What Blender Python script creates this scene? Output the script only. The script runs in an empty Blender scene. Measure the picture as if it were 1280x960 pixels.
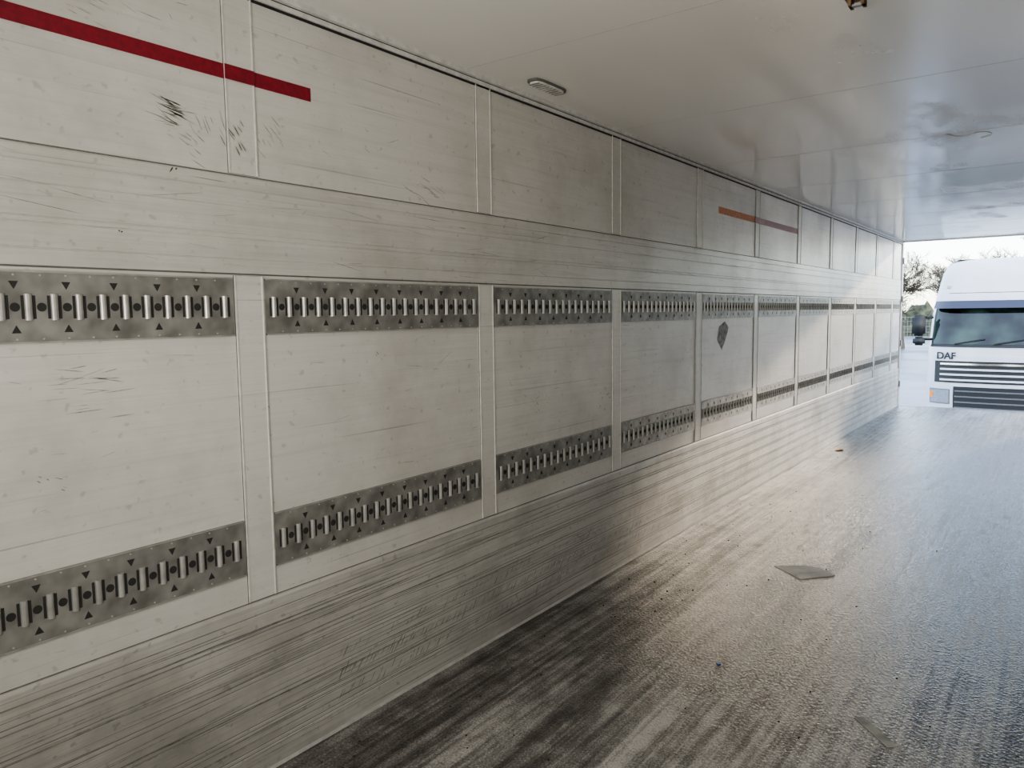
import bpy, bmesh, math, random
from mathutils import Vector, Matrix
random.seed(7)
S=bpy.context.scene
COL=S.collection
try:
    S.view_settings.look='AgX - Medium High Contrast'
except Exception as ex: print('look',ex)
# ------------------------------------------------------------------ dims
W=2.47; H=2.60; Y0=-0.35; Y1=13.2
PITCH=1.232; P0=1.445
POSTS=[P0-PITCH+PITCH*i for i in range(11)]       # post centres along the wall
# ------------------------------------------------------------------ materials
def newmat(name):
    m=bpy.data.materials.new(name); m.use_nodes=True
    nt=m.node_tree; b=nt.nodes['Principled BSDF']
    return m,nt,b
def N(nt,t,**k):
    n=nt.nodes.new(t)
    for a,v in k.items():
        setattr(n,a,v)
    return n
def simple(name,col,rough=.5,metal=0.,noise=0.08,scale=30,spec=None,bump=0.0):
    m,nt,b=newmat(name)
    tc=N(nt,'ShaderNodeTexCoord'); nz=N(nt,'ShaderNodeTexNoise'); nz.inputs['Scale'].default_value=scale
    nt.links.new(tc.outputs['Object'],nz.inputs['Vector'])
    r=N(nt,'ShaderNodeValToRGB')
    c=Vector(col[:3])
    r.color_ramp.elements[0].color=(*[max(0,x*(1-noise*2)) for x in c],1); r.color_ramp.elements[0].position=.3
    r.color_ramp.elements[1].color=(*[min(1,x*(1+noise)) for x in c],1); r.color_ramp.elements[1].position=.7
    nt.links.new(nz.outputs['Fac'],r.inputs['Fac']); nt.links.new(r.outputs['Color'],b.inputs['Base Color'])
    b.inputs['Roughness'].default_value=rough; b.inputs['Metallic'].default_value=metal
    if bump:
        bp=N(nt,'ShaderNodeBump'); bp.inputs['Strength'].default_value=bump; bp.inputs['Distance'].default_value=.003
        nt.links.new(nz.outputs['Fac'],bp.inputs['Height']); nt.links.new(bp.outputs['Normal'],b.inputs['Normal'])
    return m
def mapped_noise(nt,tc,scale,det=4,s=1.0,rough=.55,loc=(0,0,0)):
    mp=N(nt,'ShaderNodeMapping'); mp.inputs['Scale'].default_value=scale; mp.inputs['Location'].default_value=loc
    nt.links.new(tc.outputs['Object'],mp.inputs['Vector'])
    nz=N(nt,'ShaderNodeTexNoise'); nz.inputs['Scale'].default_value=s; nz.inputs['Detail'].default_value=det
    nz.inputs['Roughness'].default_value=rough
    nt.links.new(mp.outputs['Vector'],nz.inputs['Vector'])
    return nz.outputs['Fac']
def ramp(nt,fac,stops):
    r=N(nt,'ShaderNodeValToRGB'); el=r.color_ramp.elements
    while len(el)<len(stops): el.new(.5)
    for e,(p,c) in zip(el,stops):
        e.position=p; e.color=(c,c,c,1) if isinstance(c,(int,float)) else (*c,1)
    nt.links.new(fac,r.inputs['Fac']); return r.outputs['Color']
def mix(nt,fac,a,b,mode='MIX'):
    n=N(nt,'ShaderNodeMix',data_type='RGBA',blend_type=mode)
    if isinstance(fac,(int,float)): n.inputs[0].default_value=fac
    else: nt.links.new(fac,n.inputs[0])
    for i,v in ((6,a),(7,b)):
        if isinstance(v,tuple): n.inputs[i].default_value=(*v,1)
        else: nt.links.new(v,n.inputs[i])
    return n.outputs[2]
def wallmat(name,base,dirt,metal=.3,rough=(.30,.48),streak=.5,dirtamt=1.):
    m,nt,b=newmat(name); tc=N(nt,'ShaderNodeTexCoord')
    fine=mapped_noise(nt,tc,(1,2.2,160),3)            # horizontal brushing
    mid=mapped_noise(nt,tc,(1,.9,34),4,loc=(3,1,2))
    blot=mapped_noise(nt,tc,(1,1.6,1.9),5,loc=(7,2,1),rough=.65)
    spk=mapped_noise(nt,tc,(1,26,30),2,loc=(7,2,1))
    c=mix(nt,ramp(nt,fine,[(.35,0),(.62,1)]),tuple(x*(1-.12*streak) for x in base),tuple(base))
    c=mix(nt,ramp(nt,mid,[(.50,0),(.72,.26*dirtamt)]),c,tuple(dirt))
    c=mix(nt,ramp(nt,blot,[(.44,0),(.72,.6*dirtamt)]),c,tuple(dirt))
    c=mix(nt,ramp(nt,spk,[(.64,0),(.72,.30*dirtamt)]),c,tuple(x*.6 for x in dirt))
    # thin dark scratches
    scr=mapped_noise(nt,tc,(1,.8,110),2,loc=(1,5,9))
    c=mix(nt,ramp(nt,scr,[(.67,0),(.73,.42*dirtamt)]),c,(.18,.175,.165))
    nt.links.new(c,b.inputs['Base Color'])
    b.inputs['Metallic'].default_value=metal
    rr=N(nt,'ShaderNodeMapRange'); rr.inputs['To Min'].default_value=rough[0]; rr.inputs['To Max'].default_value=rough[1]
    nt.links.new(blot,rr.inputs['Value']); nt.links.new(rr.outputs[0],b.inputs['Roughness'])
    wav=mapped_noise(nt,tc,(1,2.5,2.5),1,loc=(2,2,2))
    bp0=N(nt,'ShaderNodeBump'); bp0.inputs['Strength'].default_value=.30; bp0.inputs['Distance'].default_value=.012
    nt.links.new(wav,bp0.inputs['Height'])
    bp=N(nt,'ShaderNodeBump'); bp.inputs['Strength'].default_value=.08; bp.inputs['Distance'].default_value=.002
    nt.links.new(fine,bp.inputs['Height']); nt.links.new(bp0.outputs['Normal'],bp.inputs['Normal'])
    nt.links.new(bp.outputs['Normal'],b.inputs['Normal'])
    return m
M_wall=wallmat('wall_panel_coated',(.72,.705,.665),(.47,.455,.415),metal=.2,streak=.4,dirtamt=1.1)
M_band=wallmat('wall_band_aluminium',(.71,.695,.655),(.43,.42,.38),metal=.3,streak=.8,dirtamt=1.0)
M_kick=wallmat('kick_plate_aluminium',(.70,.685,.645),(.32,.31,.285),metal=.35,streak=1.1,dirtamt=1.2)
M_post=wallmat('post_aluminium',(.73,.715,.675),(.50,.485,.445),metal=.2,streak=.4)
M_rail=simple('galvanised_rail',(.32,.315,.295),.45,.45,.2,14,bump=.3)
M_bar=simple('rail_rib_steel',(.46,.455,.43),.40,.45,.12,20)
M_hole=simple('rail_slot_dark',(.03,.03,.028),.8,0)
M_rivet=simple('rivet_steel',(.6,.6,.57),.35,.6)
M_seam=simple('seam_sealant_dark',(.15,.145,.135),.7)
M_groove=simple('groove_grey',(.30,.29,.27),.7)  # darker grey strips filling the kick plate grooves
M_blk=simple('rubber_gasket_black',(.025,.025,.025),.7)
M_white=simple('moulding_white',(.70,.69,.66),.45,.1)
M_tape=simple('reflective_tape_red',(.24,.010,.024),.45,0,.12,60)
M_tape_sun=simple('red_tape_painted_sun',(.88,.40,.22),.5,0,.1,40)  # red tape with warm sunlight painted into its colour
M_scuff=simple('scuff_mark_dark',(.12,.117,.11),.7,0,.3,60)
M_scuff2=simple('scuff_mark_soft',(.40,.39,.36),.6,.1,.2,60)
M_kscuff=simple('scuff_mark_grey',(.25,.245,.23),.6,.1,.2,60)
M_stick=simple('sticker_residue',(.38,.38,.38),.6,0,.25,25)
def ceilmat():
    m,nt,b=newmat('ceiling_laminate'); tc=N(nt,'ShaderNodeTexCoord')
    a=mapped_noise(nt,tc,(.9,.5,1),2); d=mapped_noise(nt,tc,(2.2,1.1,1),5,loc=(4,4,0),rough=.6)
    sx=N(nt,'ShaderNodeSeparateXYZ'); nt.links.new(tc.outputs['Object'],sx.inputs[0])
    wear=N(nt,'ShaderNodeMath',operation='MULTIPLY')
    xm=N(nt,'ShaderNodeMapRange'); xm.inputs['From Min'].default_value=.7; xm.inputs['From Max'].default_value=1.5; nt.links.new(sx.outputs['X'],xm.inputs['Value'])
    nt.links.new(ramp(nt,d,[(.50,0),(.66,.4)]),wear.inputs[0]); nt.links.new(xm.outputs[0],wear.inputs[1])
    c=mix(nt,ramp(nt,a,[(.35,0),(.7,1)]),(.78,.76,.715),(.85,.83,.785))
    c=mix(nt,wear.outputs[0],c,(.70,.68,.64))
    nt.links.new(c,b.inputs['Base Color'])
    rg=N(nt,'ShaderNodeMath',operation='MULTIPLY_ADD'); nt.links.new(wear.outputs[0],rg.inputs[0]); rg.inputs[1].default_value=.55; rg.inputs[2].default_value=.14
    nt.links.new(rg.outputs[0],b.inputs['Roughness'])
    b.inputs['Specular IOR Level'].default_value=.85
    bp=N(nt,'ShaderNodeBump'); bp.inputs['Strength'].default_value=.3; bp.inputs['Distance'].default_value=.01
    nt.links.new(a,bp.inputs['Height']); nt.links.new(bp.outputs['Normal'],b.inputs['Normal'])
    return m
M_ceil=ceilmat()
def floormat():
    m,nt,b=newmat('floor_phenolic_plywood'); tc=N(nt,'ShaderNodeTexCoord')
    big=mapped_noise(nt,tc,(2.2,.38,1),5,rough=.65)
    st=mapped_noise(nt,tc,(30,.7,1),5,loc=(2,3,0),rough=.7)
    mott=mapped_noise(nt,tc,(10,7,1),4,loc=(5,2,0),rough=.7)
    fine=mapped_noise(nt,tc,(170,110,1),2,loc=(1,1,0),rough=.7)
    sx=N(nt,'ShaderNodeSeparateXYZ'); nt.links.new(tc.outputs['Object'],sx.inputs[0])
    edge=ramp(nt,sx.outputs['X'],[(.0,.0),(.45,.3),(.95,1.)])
    f=mix(nt,.50,ramp(nt,big,[(.38,0),(.60,1)]),ramp(nt,st,[(.40,0),(.60,1)]))
    f=mix(nt,.24,f,ramp(nt,mott,[(.40,0),(.60,1)]))
    f=mix(nt,.32,f,ramp(nt,fine,[(.35,0),(.65,1)]))
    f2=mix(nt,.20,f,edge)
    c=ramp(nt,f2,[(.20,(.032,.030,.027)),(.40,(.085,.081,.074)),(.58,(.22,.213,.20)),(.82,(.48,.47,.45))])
    nt.links.new(c,b.inputs['Base Color'])
    r=ramp(nt,f2,[(.2,.50),(.5,.27),(.85,.40)]); nt.links.new(r,b.inputs['Roughness'])
    b.inputs['Specular IOR Level'].default_value=.65
    vor=N(nt,'ShaderNodeTexVoronoi'); vor.inputs['Scale'].default_value=85
    nt.links.new(tc.outputs['Object'],vor.inputs['Vector'])
    bp=N(nt,'ShaderNodeBump'); bp.inputs['Strength'].default_value=.55; bp.inputs['Distance'].default_value=.003
    nt.links.new(vor.outputs['Distance'],bp.inputs['Height'])
    nt.links.new(bp.outputs['Normal'],b.inputs['Normal'])
    return m
M_floor=floormat()
# ------------------------------------------------------------------ mesh helpers
class MB:
    def __init__(s): s.v=[]; s.f=[]; s.m=[]; s.mats=[]
    def mi(s,mat):
        if mat not in s.mats: s.mats.append(mat)
        return s.mats.index(mat)
    def box(s,x0,x1,y0,y1,z0,z1,mat):
        b=len(s.v); s.v+=[(x,y,z) for z in (z0,z1) for y in (y0,y1) for x in (x0,x1)]
        for q in ((0,2,3,1),(4,5,7,6),(0,1,5,4),(2,6,7,3),(0,4,6,2),(1,3,7,5)):
            s.f.append([b+i for i in q]); s.m.append(s.mi(mat))
    def poly(s,pts,mat):
        b=len(s.v); s.v+=[tuple(p) for p in pts]; s.f.append(list(range(b,b+len(pts)))); s.m.append(s.mi(mat))
    def prism(s,pts,d,mat):            # pts polygon, extruded by vector d
        b=len(s.v); n=len(pts); d=Vector(d)
        s.v+=[tuple(p) for p in pts]+[tuple(Vector(p)+d) for p in pts]; k=s.mi(mat)
        s.f.append([b+i for i in reversed(range(n))]); s.m.append(k)
        s.f.append([b+n+i for i in range(n)]); s.m.append(k)
        for i in range(n):
            j=(i+1)%n; s.f.append([b+i,b+j,b+n+j,b+n+i]); s.m.append(k)
    def grid(s,fn,nu,nv,mat):
        b=len(s.v); k=s.mi(mat)
        for j in range(nv+1):
            for i in range(nu+1): s.v.append(tuple(fn(i/nu,j/nv)))
        for j in range(nv):
            for i in range(nu):
                a=b+j*(nu+1)+i; s.f.append([a,a+1,a+nu+2,a+nu+1]); s.m.append(k)
    def obj(s,name,parent=None,smooth=False,recalc=True):
        me=bpy.data.meshes.new(name); me.from_pydata(s.v,[],s.f)
        for m in s.mats: me.materials.append(m)
        me.polygons.foreach_set('material_index',s.m)
        if recalc:
            bm=bmesh.new(); bm.from_mesh(me); bmesh.ops.recalc_face_normals(bm,faces=bm.faces); bm.to_mesh(me); bm.free()
        if smooth: me.polygons.foreach_set('use_smooth',[True]*len(me.polygons))
        me.update()
        o=bpy.data.objects.new(name,me); COL.objects.link(o)
        if parent: o.parent=parent
        return o
# ------------------------------------------------------------------ side walls
def extr(mb,prof,y0,y1,mat):
    pts=[(x,y0,z) for x,z in prof]; mb.prism(pts,(0,y1-y0,0),mat)
KEDGES=[.085,.10,.165,.18,.245,.26,.33,.345,.41,.425,.49,.505,.555]
def kick_profile():
    p=[(-.01,.0)]
    p.append((.012,.0))
    for e in KEDGES:
        p+= [(.012,e-.004),(.0075,e-.002),(.0075,e+.001),(.012,e+.003)]
    p+=[(.012,.59),(.009,.60),(-.01,.60)]
    return p
BEDGES=(1.735,1.80,1.815,1.90,1.955)
def band_profile():
    p=[(-.01,1.69),(.008,1.69)]
    for e in BEDGES:
        p+= [(.008,e-.003),(.005,e-.0015),(.005,e+.0005),(.008,e+.002)]
    p+=[(.008,1.992),(-.01,1.997)]
    return p
def build_wall():
    mb=MB(); mb.box(-.06,0,Y0,Y1,-.02,H+.02,M_wall); shell=mb
    k=MB(); extr(k,kick_profile(),Y0+.01,Y1,M_kick)
    for e in KEDGES: k.box(.0065,.0082,Y0+.011,Y1-.001,e-.0028,e+.0018,M_groove)
    b=MB(); extr(b,band_profile(),Y0+.01,Y1,M_band)
    b.box(0,.0015,Y0+.01,Y1,1.997,2.001,M_seam); b.box(0,.0015,Y0+.01,Y1,1.685,1.69,M_seam)
    b.box(0,.003,Y0+.01,Y1,.60,.6025,M_seam)
    p=MB()
    for yc in POSTS:
        for z0,z1 in ((.604,1.683),(2.003,2.56)):
            p.box(0,.001,yc-.0545,yc+.0545,z0,z1,M_seam)
            p.box(0,.004,yc-.050,yc+.050,z0+.001,z1-.001,M_post)
            p.box(0,.0065,yc-.052,yc-.048,z0+.001,z1-.001,M_white)
            p.box(0,.0065,yc+.048,yc+.052,z0+.001,z1-.001,M_white)
    return shell,k,b,p
def build_rail():
    mb=MB()
    ys=[Y0]+POSTS+[Y1]
    for i in range(len(ys)-1):
        a=ys[i]+.060; c=ys[i+1]-.060
        if i==0: a=ys[0]+.02
        if i==len(ys)-2: c=ys[-1]-.06
        if c-a<.15: continue
        mb.box(0,.006,a,c,0,.185,M_rail)
        mb.box(0,.008,a,c,0,.004,M_bar); mb.box(0,.008,a,c,.181,.185,M_bar)
        n=int(round((c-a)/.0617)); pt=(c-a)/n
        zc=.0925
        for j in range(n):
            y=a+pt*(j+.5)
            hh=.030
            for sgn in (-1,1):
                mb.box(.004,.0068,y+sgn*.0135-.0035,y+sgn*.0135+.0035,zc-hh,zc+hh,M_hole)
            prof=[]
            for q in range(7):
                t=math.pi*q/6; prof.append((.006+.008*math.sin(t),y-.009*math.cos(t)))
            mb.prism([(px,py,zc-hh-.004) for px,py in prof],(0,0,2*hh+.008),M_bar)
            if j<n-1:
                yc=y+pt/2
                r=.0115
                mb.prism([(.004,yc+r*math.cos(t*math.pi/6),zc+r*math.sin(t*math.pi/6)) for t in range(12)],(.003,0,0),M_hole)
                if j%2==1:
                    for sg in (1,-1):
                        zt=zc+sg*.055
                        mb.prism([(.004,yc-.011,zt+sg*.011),(.004,yc+.011,zt+sg*.011),(.004,yc,zt-sg*.009)],(.003,0,0),M_hole)
                for sg in (1,-1):
                    zt=zc+sg*.082; r=.0028
                    mb.prism([(.006,yc+r*math.cos(t*math.pi/3),zt+r*math.sin(t*math.pi/3)) for t in range(6)],(.002,0,0),M_rivet)
    return mb
shell,k,b,p=build_wall(); r1=build_rail()
wl=shell.obj('wall_left')
k.obj('kick_plate',wl); b.obj('band_plate',wl); p.obj('posts',wl)
ra=r1.obj('load_rail_upper',wl); ra.location=(0,0,1.49)
rb=bpy.data.objects.new('load_rail_lower',ra.data); COL.objects.link(rb); rb.parent=wl; rb.location=(0,0,.70)
def mirror(mb): 
    mb.v=[(W-x,y,z) for x,y,z in mb.v]; return mb
shell,k,b,p=build_wall(); r2=mirror(build_rail())
wr=mirror(shell).obj('wall_right'); mirror(k).obj('kick_plate_r',wr); mirror(b).obj('band_plate_r',wr); mirror(p).obj('posts_r',wr)
rc=r2.obj('load_rail_upper_r',wr); rc.location=(0,0,1.49)
rd=bpy.data.objects.new('load_rail_lower_r',rc.data); COL.objects.link(rd); rd.parent=wr; rd.location=(0,0,.70)
mb=MB(); mb.box(-.06,W+.06,Y0-.06,Y0,-.02,H+.02,M_wall); wf=mb.obj('wall_front')
M_fillet=simple('floor_sealant_grey',(.42,.415,.40),.75)
for nm,mx in (('left',False),('right',True)):
    mb=MB(); extr(mb,[(.011,0),(.020,0),(.018,.003),(.014,.008),(.011,.009)],Y0+.01,Y1-.01,M_fillet)
    if mx: mirror(mb)
    mb.obj('baseboard_'+nm)
    mb=MB()
    mb.box(0,.004,Y0+.01,Y1-.01,2.552,2.560,M_blk)
    extr(mb,[(0,2.560),(.012,2.560),(.014,2.575),(.006,2.579),(.006,2.581),(.02,2.584),(.022,2.60),(0,2.60)],Y0+.01,Y1-.01,M_white)
    mb.box(.004,.0075,Y0+.01,Y1-.01,2.5785,2.582,M_blk)
    if mx: mirror(mb)
    mb.obj('trim_1' if not mx else 'trim_2')
# floor and ceiling
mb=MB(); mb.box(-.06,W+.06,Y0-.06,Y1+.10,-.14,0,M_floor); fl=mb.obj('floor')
mb=MB(); mb.box(.03,W-.03,Y1-.02,Y1+.101,-.10,.002,simple('sill_steel',(.22,.22,.22),.4,.7)); mb.obj('sill_plate',fl)
mb=MB(); mb.box(-.06,W+.06,Y0-.06,Y1,H,H+.08,M_ceil)
M_cs=simple('ceiling_seam',(.42,.41,.39),.6)
y=2.55-1.38*2
while y<Y1:
    if y>Y0+.1: mb.box(.022,W-.022,y-.0015,y+.0015,H-.0006,H+.01,M_cs)
    y+=1.38
ce=mb.obj('ceiling')
M_frame=simple('portal_frame_steel',(.55,.55,.54),.35,.5)
mb=MB(); mb.box(-.08,.018,Y1,Y1+.10,-.1,H+.1,M_frame); mb.box(W-.018,W+.08,Y1,Y1+.10,-.1,H+.1,M_frame)
mb.box(-.08,W+.08,Y1,Y1+.10,H-.012,H+.12,M_frame)
for z in (.35,1.0,1.7,2.3): mb.box(.018,.035,Y1+.02,Y1+.07,z-.05,z+.05,M_rail)
mb.obj('rear_door_frame')
# ------------------------------------------------------------------ wall decals / scuffs
def strip_on_wall(mb,y0,y1,z0,z1,x,mat,th=.0012): mb.box(x,x+th,y0,y1,z0,z1,mat)
mb=MB()
cur=-.30
for c in [c for c in POSTS if c<1.6]:
    strip_on_wall(mb,cur,c-.0525,2.290,2.335,.0004,M_tape); strip_on_wall(mb,c-.0525,c+.0525,2.290,2.335,.0065,M_tape); cur=c+.0525
strip_on_wall(mb,cur,1.725,2.290,2.335,.0004,M_tape)
mb.obj('reflective_tape')
mb=MB(); strip_on_wall(mb,5.50,6.30,2.283,2.333,.0004,M_tape_sun); strip_on_wall(mb,6.42,7.56,2.283,2.333,.0004,M_tape); strip_on_wall(mb,6.30,6.42,2.283,2.333,.0065,M_tape)
mb.obj('reflective_tape')
mb=MB(); mb.prism([(.0004,5.50,1.33),(.0004,5.60,1.25),(.0004,5.68,1.33),(.0004,5.74,1.42),(.0004,5.66,1.47),(.0004,5.54,1.43)],(.001,0,0),M_stick); mb.obj('sticker_residue',wl)
mb=MB()
def scuff(yc,zc,n,spread,ln,ang,mat,x=.0004,w=.003,da=7):
    for i in range(n):
        cy=yc+random.gauss(0,spread); cz=zc+random.gauss(0,spread*.8); L=ln*random.uniform(.4,1.2); a=math.radians(ang+random.gauss(0,da)); ww=w*random.uniform(.4,1.1)
        dy,dz=math.cos(a)*L/2,math.sin(a)*L/2; ny,nz=-math.sin(a)*ww/2,math.cos(a)*ww/2
        mb.poly([(x,cy-dy,cz-dz),(x,cy-dy*.2+ny,cz-dz*.2+nz),(x,cy+dy*.6+ny,cz+dz*.6+nz),(x,cy+dy,cz+dz),(x,cy+dy*.5-ny,cz+dz*.5-nz),(x,cy-dy*.3-ny,cz-dz*.3-nz)],mat)
scuff(1.22,2.16,14,.022,.07,-12,M_scuff,w=.004); scuff(1.22,2.15,14,.028,.08,-12,M_scuff2,w=.004); scuff(1.26,2.08,12,.03,.05,-30,M_scuff2)
scuff(1.345,2.13,9,.03,.05,-70,M_scuff2); scuff(1.44,2.12,9,.03,.05,-55,M_scuff,.0070,.003); scuff(1.54,2.13,12,.03,.05,-50,M_scuff2,w=.003)
scuff(.99,2.39,14,.03,.06,-15,M_scuff2,w=.002); scuff(1.04,1.79,3,.006,.014,0,M_scuff,.0085,.006); scuff(1.2,1.99,3,.006,.02,60,M_scuff,.0085,.005)
scuff(.95,1.39,18,.06,.10,2,M_scuff2,w=.003); scuff(2.33,2.07,12,.05,.10,-20,M_scuff2,w=.003)
for _ in range(110):
    scuff(random.uniform(.7,11),random.uniform(1.70,1.98),1,.01,random.uniform(.03,.35),random.gauss(-1,1.5),random.choice((M_scuff2,M_scuff2,M_kscuff)),.0085,.002)
for _ in range(110):
    scuff(random.uniform(.7,9),random.uniform(.62,1.49),1,.01,random.uniform(.02,.15),random.gauss(2,10),M_scuff2,.0004,.002)
for _ in range(14):
    scuff(random.uniform(.7,6),random.uniform(.95,1.45),3,.02,random.uniform(.01,.03),random.gauss(2,50),M_kscuff,.0004,.003)
for _ in range(60):
    scuff(random.uniform(.7,9),random.uniform(2.05,2.5),1,.01,random.uniform(.02,.1),random.gauss(-20,30),M_scuff2,.0004,.002)
# dense hatch of pallet scrapes low on the kick plate
yy=1.75
while yy<9:
    for zc,pp in ((.135,.6),(.215,.95),(.295,.35)):
        if random.random()<pp*(1 if yy<5.5 else .4):
            scuff(yy,zc+random.gauss(0,.008),1,.003,random.uniform(.035,.065),52,random.choice((M_scuff2,M_kscuff,M_kscuff)),.0125,.004,da=2)
    yy+=random.uniform(.010,.022)
for _ in range(460):
    yy=random.uniform(.6,11) if random.random()<.6 else random.uniform(.8,4)
    scuff(yy,random.uniform(.03,.57),1,.012,random.uniform(.15,.9),random.gauss(0,.6),random.choice((M_scuff2,M_kscuff,M_kscuff)),.0125,.0024,da=.8)
mb.obj('scuff_marks',wl,recalc=False)
# ------------------------------------------------------------------ lamps
M_lens=simple('lamp_lens',(.75,.75,.72),.25)
def rrect(a,bb,s,n=24):
    out=[]
    for q in range(n):
        t=2*math.pi*q/n; c,s2=math.cos(t),math.sin(t)
        out.append((a*s*math.copysign(abs(c)**.5,c),bb*s*math.copysign(abs(s2)**.5,s2)))
    return out
def lamp(name,loc,rot,power,L,Wd,parent=None):
    e=bpy.data.objects.new(name,None); COL.objects.link(e); e.location=loc; e.rotation_euler=rot
    if parent: e.parent=parent
    a,bb=Wd/2,L/2
    mb=MB(); mb.prism([(x,y,-.010) for x,y in rrect(a,bb,1)],(0,0,.010),M_seam); mb.prism([(x,y,-.018) for x,y in rrect(a,bb,.88)],(0,0,.009),M_lens)
    mb.obj('housing',e)
    mb=MB(); n=9
    for q in range(n):
        t=-.8+1.6*q/(n-1); mb.box(-a*.7,a*.7,bb*t-.003,bb*t+.003,-.021,-.017,M_rail)
    mb.obj('grille',e)
    if power:
        ld=bpy.data.lights.new('fill_light','AREA'); ld.shape='RECTANGLE'; ld.size=2*a*.9; ld.size_y=2*bb*.9; ld.energy=power; ld.color=(1,.96,.895)
        ld.spread=math.radians(140)
        lo=bpy.data.objects.new('fill_light',ld); COL.objects.link(lo); lo.parent=e; lo.location=(0,0,-.026)
    return e
lamp('ceiling_lamp',(.16,2.96,H),(0,0,0),0,.26,.075)
# added wide fill lamp, unseen on the front wall, brightening the load space
lamp('added_fill_lamp',(1.45,Y0+.001,1.5),(math.pi/2,0,0),40,.9,1.5,wf)
M_hook=simple('hook_rusty',(.22,.15,.09),.6,.4)
mb=MB(); mb.box(1.495,1.575,2.70,2.78,H-.006,H,M_hook); mb.box(1.51,1.52,2.715,2.765,H-.035,H-.006,M_hook); mb.box(1.55,1.56,2.715,2.765,H-.035,H-.006,M_hook); mb.box(1.51,1.56,2.73,2.75,H-.035,H-.028,M_rail)
mb.obj('ceiling_bracket').location=(-.01,.06,0)
cu=bpy.data.curves.new('peeled_film','CURVE'); cu.dimensions='3D'; cu.bevel_depth=.0018
sp=cu.splines.new('BEZIER'); pts=[(1.50,5.30),(1.58,5.42),(1.66,5.36),(1.72,5.48),(1.66,5.55)]
sp.bezier_points.add(len(pts)-1)
for bp_,(x,y) in zip(sp.bezier_points,pts):
    bp_.co=(x,y,H-.002); bp_.handle_left_type=bp_.handle_right_type='AUTO'
cu.materials.append(M_lens); o=bpy.data.objects.new('peeled_film',cu); COL.objects.link(o); o.parent=ce
# ------------------------------------------------------------------ floor debris
M_card=simple('grey_cardboard',(.84,.83,.80),.6,0,.12,10)
mb=MB()
def sheet(mb,pts,mat,z=.004,th=.003): mb.prism([(x,y,z+dz) for x,y,dz in pts],(0,0,th),mat)
sheet(mb,[(.78,4.47,0),(.97,4.33,.0),(1.12,4.50,.0),(1.0,4.60,.0),(.88,4.55,0)],M_card,.001,.002)
mb.prism([(.97,4.33,.0035),(1.12,4.50,.0035),(1.07,4.53,.010),(.93,4.37,.010)],(0,0,.002),M_card)
mb.obj('cardboard_scrap')
M_card2=simple('dirty_paper',(.32,.315,.30),.6,0,.2,15)
mb=MB(); sheet(mb,[(1.56,2.93,0),(1.585,2.96,0),(1.73,2.82,0),(1.70,2.79,0)],M_card2,.0008,.0015); mb.obj('paper_strip')
mb=MB(); M_leaf=simple('dry_leaf',(.55,.24,.05),.7)
sheet(mb,[(.09,8.62,0),(.13,8.58,.004),(.17,8.66,.008),(.15,8.73,.004),(.10,8.71,0)],M_leaf,.001); mb.obj('dry_leaf').location=(.06,0,0)
mb=MB(); M_blue=simple('blue_plastic',(.03,.12,.35),.4)
mb.prism([(.97,3.05,.001),(.98,3.04,.001),(.99,3.05,.001),(.985,3.062,.001),(.975,3.06,.001)],(0,0,.006),M_blue); mb.obj('blue_plastic_cap')
mb=MB(); M_crumb=simple('dirt_crumb',(.05,.045,.035),.9)
for _ in range(260):
    x=.04+abs(random.gauss(0,.35)) if random.random()<.7 else random.uniform(.1,2.3); y=random.uniform(.8,11); s=random.uniform(.0015,.0055)
    if x>2.4: continue
    mb.prism([(x+s*random.uniform(.6,1)*math.cos(t),y+s*random.uniform(.6,1.4)*math.sin(t),.0005) for t in (0,1.2,2.5,3.7,5)],(0,0,s*.7),M_crumb)
mb.obj('floor_dirt_crumbs')
# ------------------------------------------------------------------ outside
G=-1.2
def groundmat():
    m,nt,b=newmat('wet_asphalt'); tc=N(nt,'ShaderNodeTexCoord')
    a=mapped_noise(nt,tc,(.15,.15,1),3); f=mapped_noise(nt,tc,(14,14,1),3)
    c=mix(nt,ramp(nt,a,[(.4,0),(.65,1)]),(.07,.09,.125),(.14,.16,.19)); c=mix(nt,ramp(nt,f,[(.3,0),(.8,.3)]),c,(.20,.21,.225))
    nt.links.new(c,b.inputs['Base Color']); nt.links.new(ramp(nt,a,[(.4,.35),(.65,.7)]),b.inputs['Roughness'])
    return m
mb=MB(); mb.box(-220,220,-20,320,G-.1,G,groundmat()); mb.obj('ground')
# truck -----------------------------------------------------------
TX=1.13; TY=17.0
truck=bpy.data.objects.new('truck_tractor',None); COL.objects.link(truck); truck.location=(TX,TY,G)
M_tw=simple('truck_paint_white',(.48,.49,.51),.25,0,.02,5)
M_tb=simple('truck_plastic_black',(.008,.009,.010),.6)
M_gl=simple('windscreen_glass',(.02,.035,.028),.06,0,.5,2)
M_blu=simple('sun_visor_blue',(.004,.008,.03),.3)
M_hl=simple('headlamp_clear',(.30,.32,.35),.1,.5)
M_or=simple('indicator_orange',(.7,.22,.03),.2)
M_chr=simple('chrome_trim',(.5,.52,.55),.15,1.)
M_rub=simple('tyre_rubber',(.02,.02,.02),.8)
M_slat=simple('lower_slat_grey',(.10,.10,.11),.5)
def lerp(t,tab):
    for (a,va),(c,vc) in zip(tab,tab[1:]):
        if t<=c:
            u=(t-a)/(c-a) if c>a else 0; u=max(0,min(1,u)); return va+(vc-va)*u
    return tab[-1][1]
HW=[(.40,1.22),(1.0,1.245),(1.9,1.245),(2.6,1.22),(3.0,1.17),(3.45,1.10),(3.68,1.0),(3.75,.85)]
YF=[(.40,.10),(.6,.02),(1.2,0),(1.9,.03),(2.0,.05),(2.75,.30),(2.95,.34),(3.45,.62),(3.65,.85),(3.75,1.15)]
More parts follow.
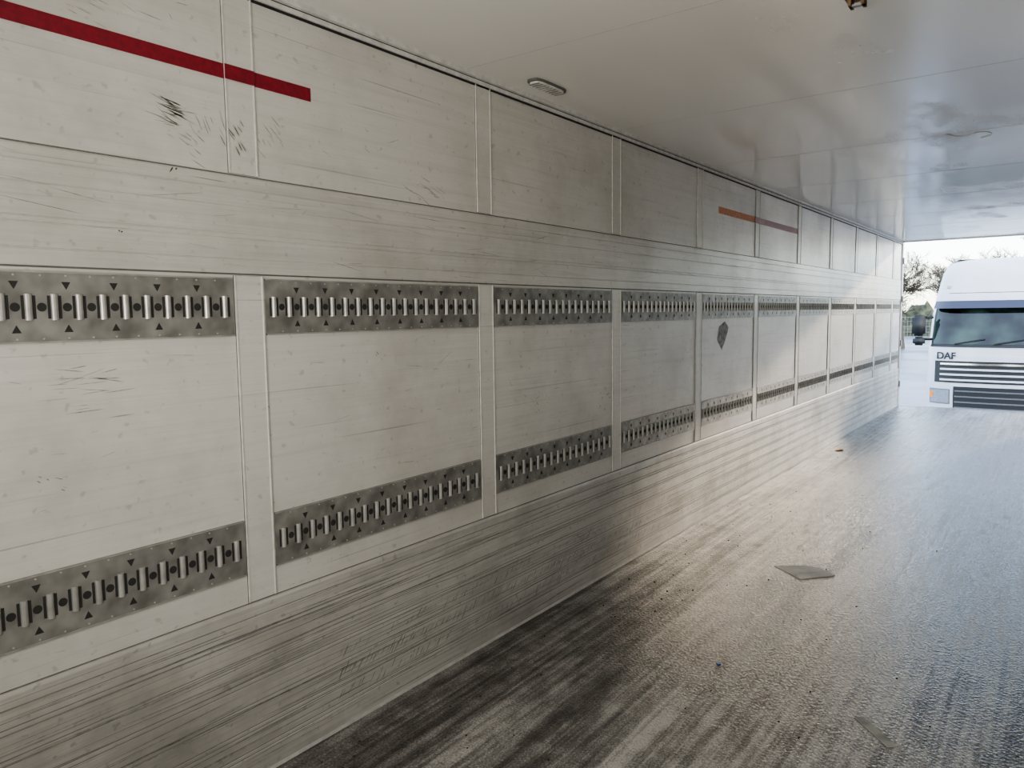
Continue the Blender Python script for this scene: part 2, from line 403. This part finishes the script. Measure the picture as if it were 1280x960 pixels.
def surf(xn,z,off=0):
    hw=lerp(z,HW); x=hw*xn; y=lerp(z,YF)+.10*xn*xn+.20*abs(xn)**7
    return Vector((x,y-off,z))
cab=MB()
zs=[.40,.5,.6,.8,1.0,1.3,1.6,1.9,2.0,2.2,2.4,2.6,2.75,2.85,2.95,3.1,3.25,3.35,3.45,3.55,3.62,3.68,3.72,3.75]
rings=[]
for z in zs:
    ring=[surf(-1+2*i/24,z) for i in range(25)]
    hw=lerp(z,HW); ring+= [Vector((hw,1.2,z)),Vector((hw*.99,2.15,z)),Vector((hw*.9,2.25,z)),Vector((-hw*.9,2.25,z)),Vector((-hw*.99,2.15,z)),Vector((-hw,1.2,z))]
    rings.append(ring)
n=len(rings[0])
kk=cab.mi(M_tw)
for r in rings: cab.v+=[tuple(v) for v in r]
for j in range(len(rings)-1):
    for i in range(n):
        a=j*n+i; c=j*n+(i+1)%n; cab.f.append([a,c,c+n,a+n]); cab.m.append(kk)
cab.f.append(list(range((len(rings)-1)*n,len(rings)*n))); cab.m.append(kk)
cab.f.append(list(reversed(range(n)))); cab.m.append(kk)
co=cab.obj('cab',truck,smooth=True)
def patch(name,x0,x1,z0,z1,mat,off=.012,nu=24,nv=8,taper=0):
    mb=MB()
    fn=lambda u,v: surf((x0+(x1-x0)*u)*(1-taper*v),z0+(z1-z0)*v,off)
    mb.grid(fn,nu,nv,mat)
    for e in ((lambda t:(t,0)),(lambda t:(t,1)),(lambda t:(0,t)),(lambda t:(1,t))):
        mb.grid(lambda u,v: fn(*e(u))+Vector((0,off*1.2*v,0)),nu,1,mat)
    o=mb.obj(name,truck,smooth=True); return o
patch('windscreen',-.93,.93,2.03,2.76,M_gl,.012)
patch('windscreen_seal',-.96,.96,2.0,2.80,M_tb,.006)
patch('cowl_strip',-.97,.97,1.975,2.01,M_tb,.014)
mb=MB(); mb.grid(lambda u,v: surf((-1+2*u)*.99,2.74+.15*v,.16*(1-v)+.03),24,4,M_blu)
mb.grid(lambda u,v: surf((-1+2*u)*.99,2.74+.15*v,.14*(1-v)+.01),24,4,M_blu); mb.obj('sun_visor',truck,smooth=True)
patch('roof_mark_lamp_left',-.86,-.80,3.15,3.20,M_hl,.02,4,2); patch('roof_mark_lamp_right',.80,.86,3.15,3.20,M_hl,.02,4,2)
# roof panel crease lines
patch('roof_crease',-.80,.80,3.04,3.05,M_tb,.004,20,1)
patch('name_strip',-.90,.90,1.70,1.80,M_tw,.02)
patch('grille_field',-.88,.88,1.27,1.72,M_tb,.010)
for i in range(4):
    z=1.31+i*.105
    patch('grille_slat_%d'%i,-.80,.80,z,z+.035,M_tw if i!=3 else M_chr,.03,20,2)
patch('bumper_panel',-.98,.98,.55,1.25,M_tw,.03)
patch('lower_grille',-.60,.60,.72,1.20,M_tb,.038)
for i in range(4): patch('lower_slat_%d'%i,-.58,.58,.77+i*.11,.795+i*.11,M_slat,.05,12,2)
for s in (-1,1):
    a,c=sorted((s*.93,s*.66)); patch('headlamp_%s'%('l' if s<0 else 'r'),a,c,.86,1.12,M_hl,.042,8,4)
    a,c=sorted((s*.945,s*.645)); patch('headlamp_bezel_%s'%('l' if s<0 else 'r'),a,c,.84,1.14,M_slat,.036,8,4)
    a,c=sorted((s*.94,s*.89)); patch('indicator_%s'%('l' if s<0 else 'r'),a,c,.96,1.08,M_or,.046,4,4)
    a,c=sorted((s*.9,s*.7)); patch('fog_lamp_%s'%('l' if s<0 else 'r'),a,c,.62,.74,M_hl,.04,4,4)
    mb=MB()
    def rb_box(cx,cy,cz,sx,sy,sz):
        b=len(mb.v); bm=bmesh.new(); bmesh.ops.create_cube(bm,size=1); bmesh.ops.scale(bm,vec=(sx,sy,sz),verts=bm.verts)
        bmesh.ops.bevel(bm,geom=list(bm.edges),offset=min(sx,sy,sz)*.3,segments=3,affect='EDGES')
        bm.verts.index_update()
        for v in bm.verts: mb.v.append((v.co.x+cx,v.co.y+cy,v.co.z+cz))
        for f in bm.faces: mb.f.append([b+v.index for v in f.verts]); mb.m.append(mb.mi(M_tb))
        bm.free()
    rb_box(s*1.43,.30,2.40,.24,.14,.42); rb_box(s*1.42,.30,2.08,.22,.14,.18)
    rb_box(s*1.28,.34,2.56,.22,.05,.05); rb_box(s*1.28,.34,2.12,.22,.05,.05)
    mb.obj('mirror_%s'%('l' if s<0 else 'r'),truck,smooth=True)
    mb=MB(); mb.box(s*1.235-.004 if s<0 else 1.232,s*1.23 if s<0 else 1.249,.55,1.35,2.05,2.62,M_gl); mb.obj('side_window_%s'%('l' if s<0 else 'r'),truck)
    for wy in (1.35,5.0):
        bm=bmesh.new(); bmesh.ops.create_cone(bm,cap_ends=True,segments=40,radius1=.51,radius2=.51,depth=.32)
        bmesh.ops.bevel(bm,geom=[e for e in bm.edges if len(e.link_faces)==2 and e.calc_face_angle()>1],offset=.05,segments=3,affect='EDGES')
        me=bpy.data.meshes.new('wheel'); bm.to_mesh(me); bm.free(); me.materials.append(M_rub)
        o=bpy.data.objects.new('wheel',me); COL.objects.link(o); o.parent=truck; o.rotation_euler=(0,math.pi/2,0); o.location=(s*1.02,wy,.51)
mb=MB(); mb.box(-.42,-.34,.6,6.2,.75,1.0,M_tb); mb.box(.34,.42,.6,6.2,.75,1.0,M_tb); mb.box(-1.0,1.0,.35,1.9,.42,.7,M_tb); mb.box(-.9,.9,4.6,5.4,.45,.6,M_tb); mb.box(-1.1,-.5,2.6,4.0,.45,1.0,M_rail); mb.box(.5,1.1,2.6,4.0,.45,1.0,M_rail)
mb.obj('chassis',truck)
mb=MB()
for cx in (-.75,-.1,.5):
    a=surf(cx/1.22,2.03,.03); c=surf((cx+.5)/1.22,2.13,.03); mb.prism([a,c,c+Vector((0,0,.02)),a+Vector((0,0,.02))],(0,-.012,0),M_tb)
mb.obj('wipers',truck)
fc=bpy.data.curves.new('badge','FONT'); fc.body='DAF'; fc.size=.19; fc.extrude=.006; fc.offset=.004; fc.materials.append(M_tb)
bo=bpy.data.objects.new('badge',fc); COL.objects.link(bo); bo.parent=truck
q=surf(-.86,1.72,.04); q2=surf(-.55,1.72,.04)
bo.location=(q.x,q.y-.01,1.74); bo.rotation_euler=(math.pi/2,0,math.atan2(q2.y-q.y,q2.x-q.x))
# trees -----------------------------------------------------------
M_bark=simple('bare_branch_bark',(.09,.075,.055),.9)
def tree_mesh(seed,h):
    rnd=random.Random(seed); mb=MB(); k=mb.mi(M_bark)
    def seg(a,c,ra,rc):
        d=(c-a).normalized(); u=d.orthogonal().normalized(); w=d.cross(u); b=len(mb.v)
        for pnt,r in ((a,ra),(c,rc)):
            for q in range(4):
                t=q*math.pi/2; mb.v.append(tuple(pnt+(u*math.cos(t)+w*math.sin(t))*r))
        for q in range(4):
            r_=(q+1)%4; mb.f.append([b+q,b+r_,b+4+r_,b+4+q]); mb.m.append(k)
    def grow(p,d,L,r,dep):
        nseg=3
        for i in range(nseg):
            d=(d+Vector((rnd.gauss(0,.12),rnd.gauss(0,.12),rnd.gauss(.04,.08)))).normalized()
            q=p+d*L/nseg; seg(p,q,r,r*.85); p=q; r*=.85
            if dep>0:
                for _ in range(1 if dep>4 else 2):
                    ax=Vector((rnd.gauss(0,1),rnd.gauss(0,1),rnd.gauss(.1,.4))).normalized()
                    nd=(d*.75+ax*.75).normalized(); grow(p,nd,L*rnd.uniform(.55,.75),max(r*.6,.011),dep-1)
    grow(Vector((0,0,0)),Vector((0,0,1)),h*.36,h*.02,5)
    zmax=max(v[2] for v in mb.v); s=h/zmax
    mb.v=[(x*s,y*s,z*s) for x,y,z in mb.v]
    return mb
tm=[tree_mesh(3,7.0).obj('bare_tree',recalc=False),tree_mesh(11,7.0).obj('bare_tree',recalc=False)]
locs=[(-4.3,54),(-1.2,55),(-6.9,57),(1.8,56),(-9.5,60),(5,58),(-13,60),(9,60),(-18,62),(14,60),(-2.4,64),(-5,66)]
for i,(x,y) in enumerate(locs):
    if i<2: o=tm[i]
    else: o=bpy.data.objects.new('bare_tree',tm[i%2].data); COL.objects.link(o)
    o.location=(x,y,G); o.rotation_euler=(0,0,i*1.3); sc=random.uniform(.9,1.1); o.scale=(sc,)*3
M_hedge=simple('hedge_brown',(.07,.075,.04),.9,0,.4,2,bump=.5)
mb=MB()
def hedge(u,v):
    x=-60+120*u; t=math.pi*v
    r=1+.18*math.sin(x*2.1+v*5)+.15*math.sin(x*5.3+v*11)+.2*random.random()
    return (x,84-1.2*math.cos(t)*r,G-.05+2.6*math.sin(t)*r)
mb.grid(hedge,240,10,M_hedge); mb.obj('hedge')
M_fence=simple('fence_galvanised',(.25,.27,.3),.5,.3)
mb=MB()
for i in range(41):
    x=-50+2.5*i; mb.box(x-.04,x+.04,76,76.08,G,G+2.0,M_fence)
for z in (.1,.6,1.1,1.6,1.95): mb.box(-50,50,76.03,76.05,G+z,G+z+.03,M_fence)
for i in range(400):
    x=-50+.25*i; mb.box(x-.008,x+.008,76.03,76.045,G+.1,G+1.95,M_fence)
mb.obj('mesh_fence')
# ------------------------------------------------------------------ light
w=bpy.data.worlds.new('World'); S.world=w; w.use_nodes=True; nt=w.node_tree
bg=nt.nodes['Background']; sky=nt.nodes.new('ShaderNodeTexSky'); sky.sky_type='NISHITA'; sky.sun_disc=False
sky.sun_elevation=math.radians(35); sky.sun_rotation=math.radians(100); sky.air_density=1.0; sky.dust_density=1.0; sky.ozone_density=1.0
hz=nt.nodes.new('ShaderNodeMix'); hz.data_type='RGBA'; hz.inputs[0].default_value=.55; hz.inputs[7].default_value=(1.58,1.62,1.70,1)   # thin high haze
nt.links.new(sky.outputs['Color'],hz.inputs[6]); nt.links.new(hz.outputs[2],bg.inputs['Color']); bg.inputs['Strength'].default_value=2.2
sd=bpy.data.lights.new('sun','SUN'); sd.energy=4.5; sd.angle=math.radians(2); sd.color=(1,.84,.66)
so=bpy.data.objects.new('sun',sd); COL.objects.link(so)
az=math.radians(15); el=math.radians(13)
dirv=Vector((math.sin(az)*math.cos(el),math.cos(az)*math.cos(el),math.sin(el)))
so.rotation_euler=dirv.to_track_quat('Z','Y').to_euler(); so.location=(5,20,8)
pd=bpy.data.lights.new('sky_portal','AREA'); pd.shape='RECTANGLE'; pd.size=W; pd.size_y=H
pd.cycles.is_portal=True
po=bpy.data.objects.new('sky_portal',pd); COL.objects.link(po); po.location=(W/2,Y1+.12,H/2); po.rotation_euler=(-math.pi/2,0,0)
# ------------------------------------------------------------------ camera
f=930.; eps=.013; vx,vy=695.,97.
a=Vector((vx,vy,-f)).normalized()
u=Vector((-eps,1,(vy-eps*vx)/f)); u=(u-a*u.dot(a)).normalized()
xx=a.cross(u)
R=Matrix((xx,a,u))
cd=bpy.data.cameras.new('camera'); cd.sensor_width=36; cd.lens=f/1280*36; cd.clip_start=.02; cd.clip_end=1000
cam=bpy.data.objects.new('camera',cd); COL.objects.link(cam)
CP=Vector((2.141,0,1.55))
cam.matrix_world=Matrix.Translation(CP)@R.to_4x4()
S.camera=cam
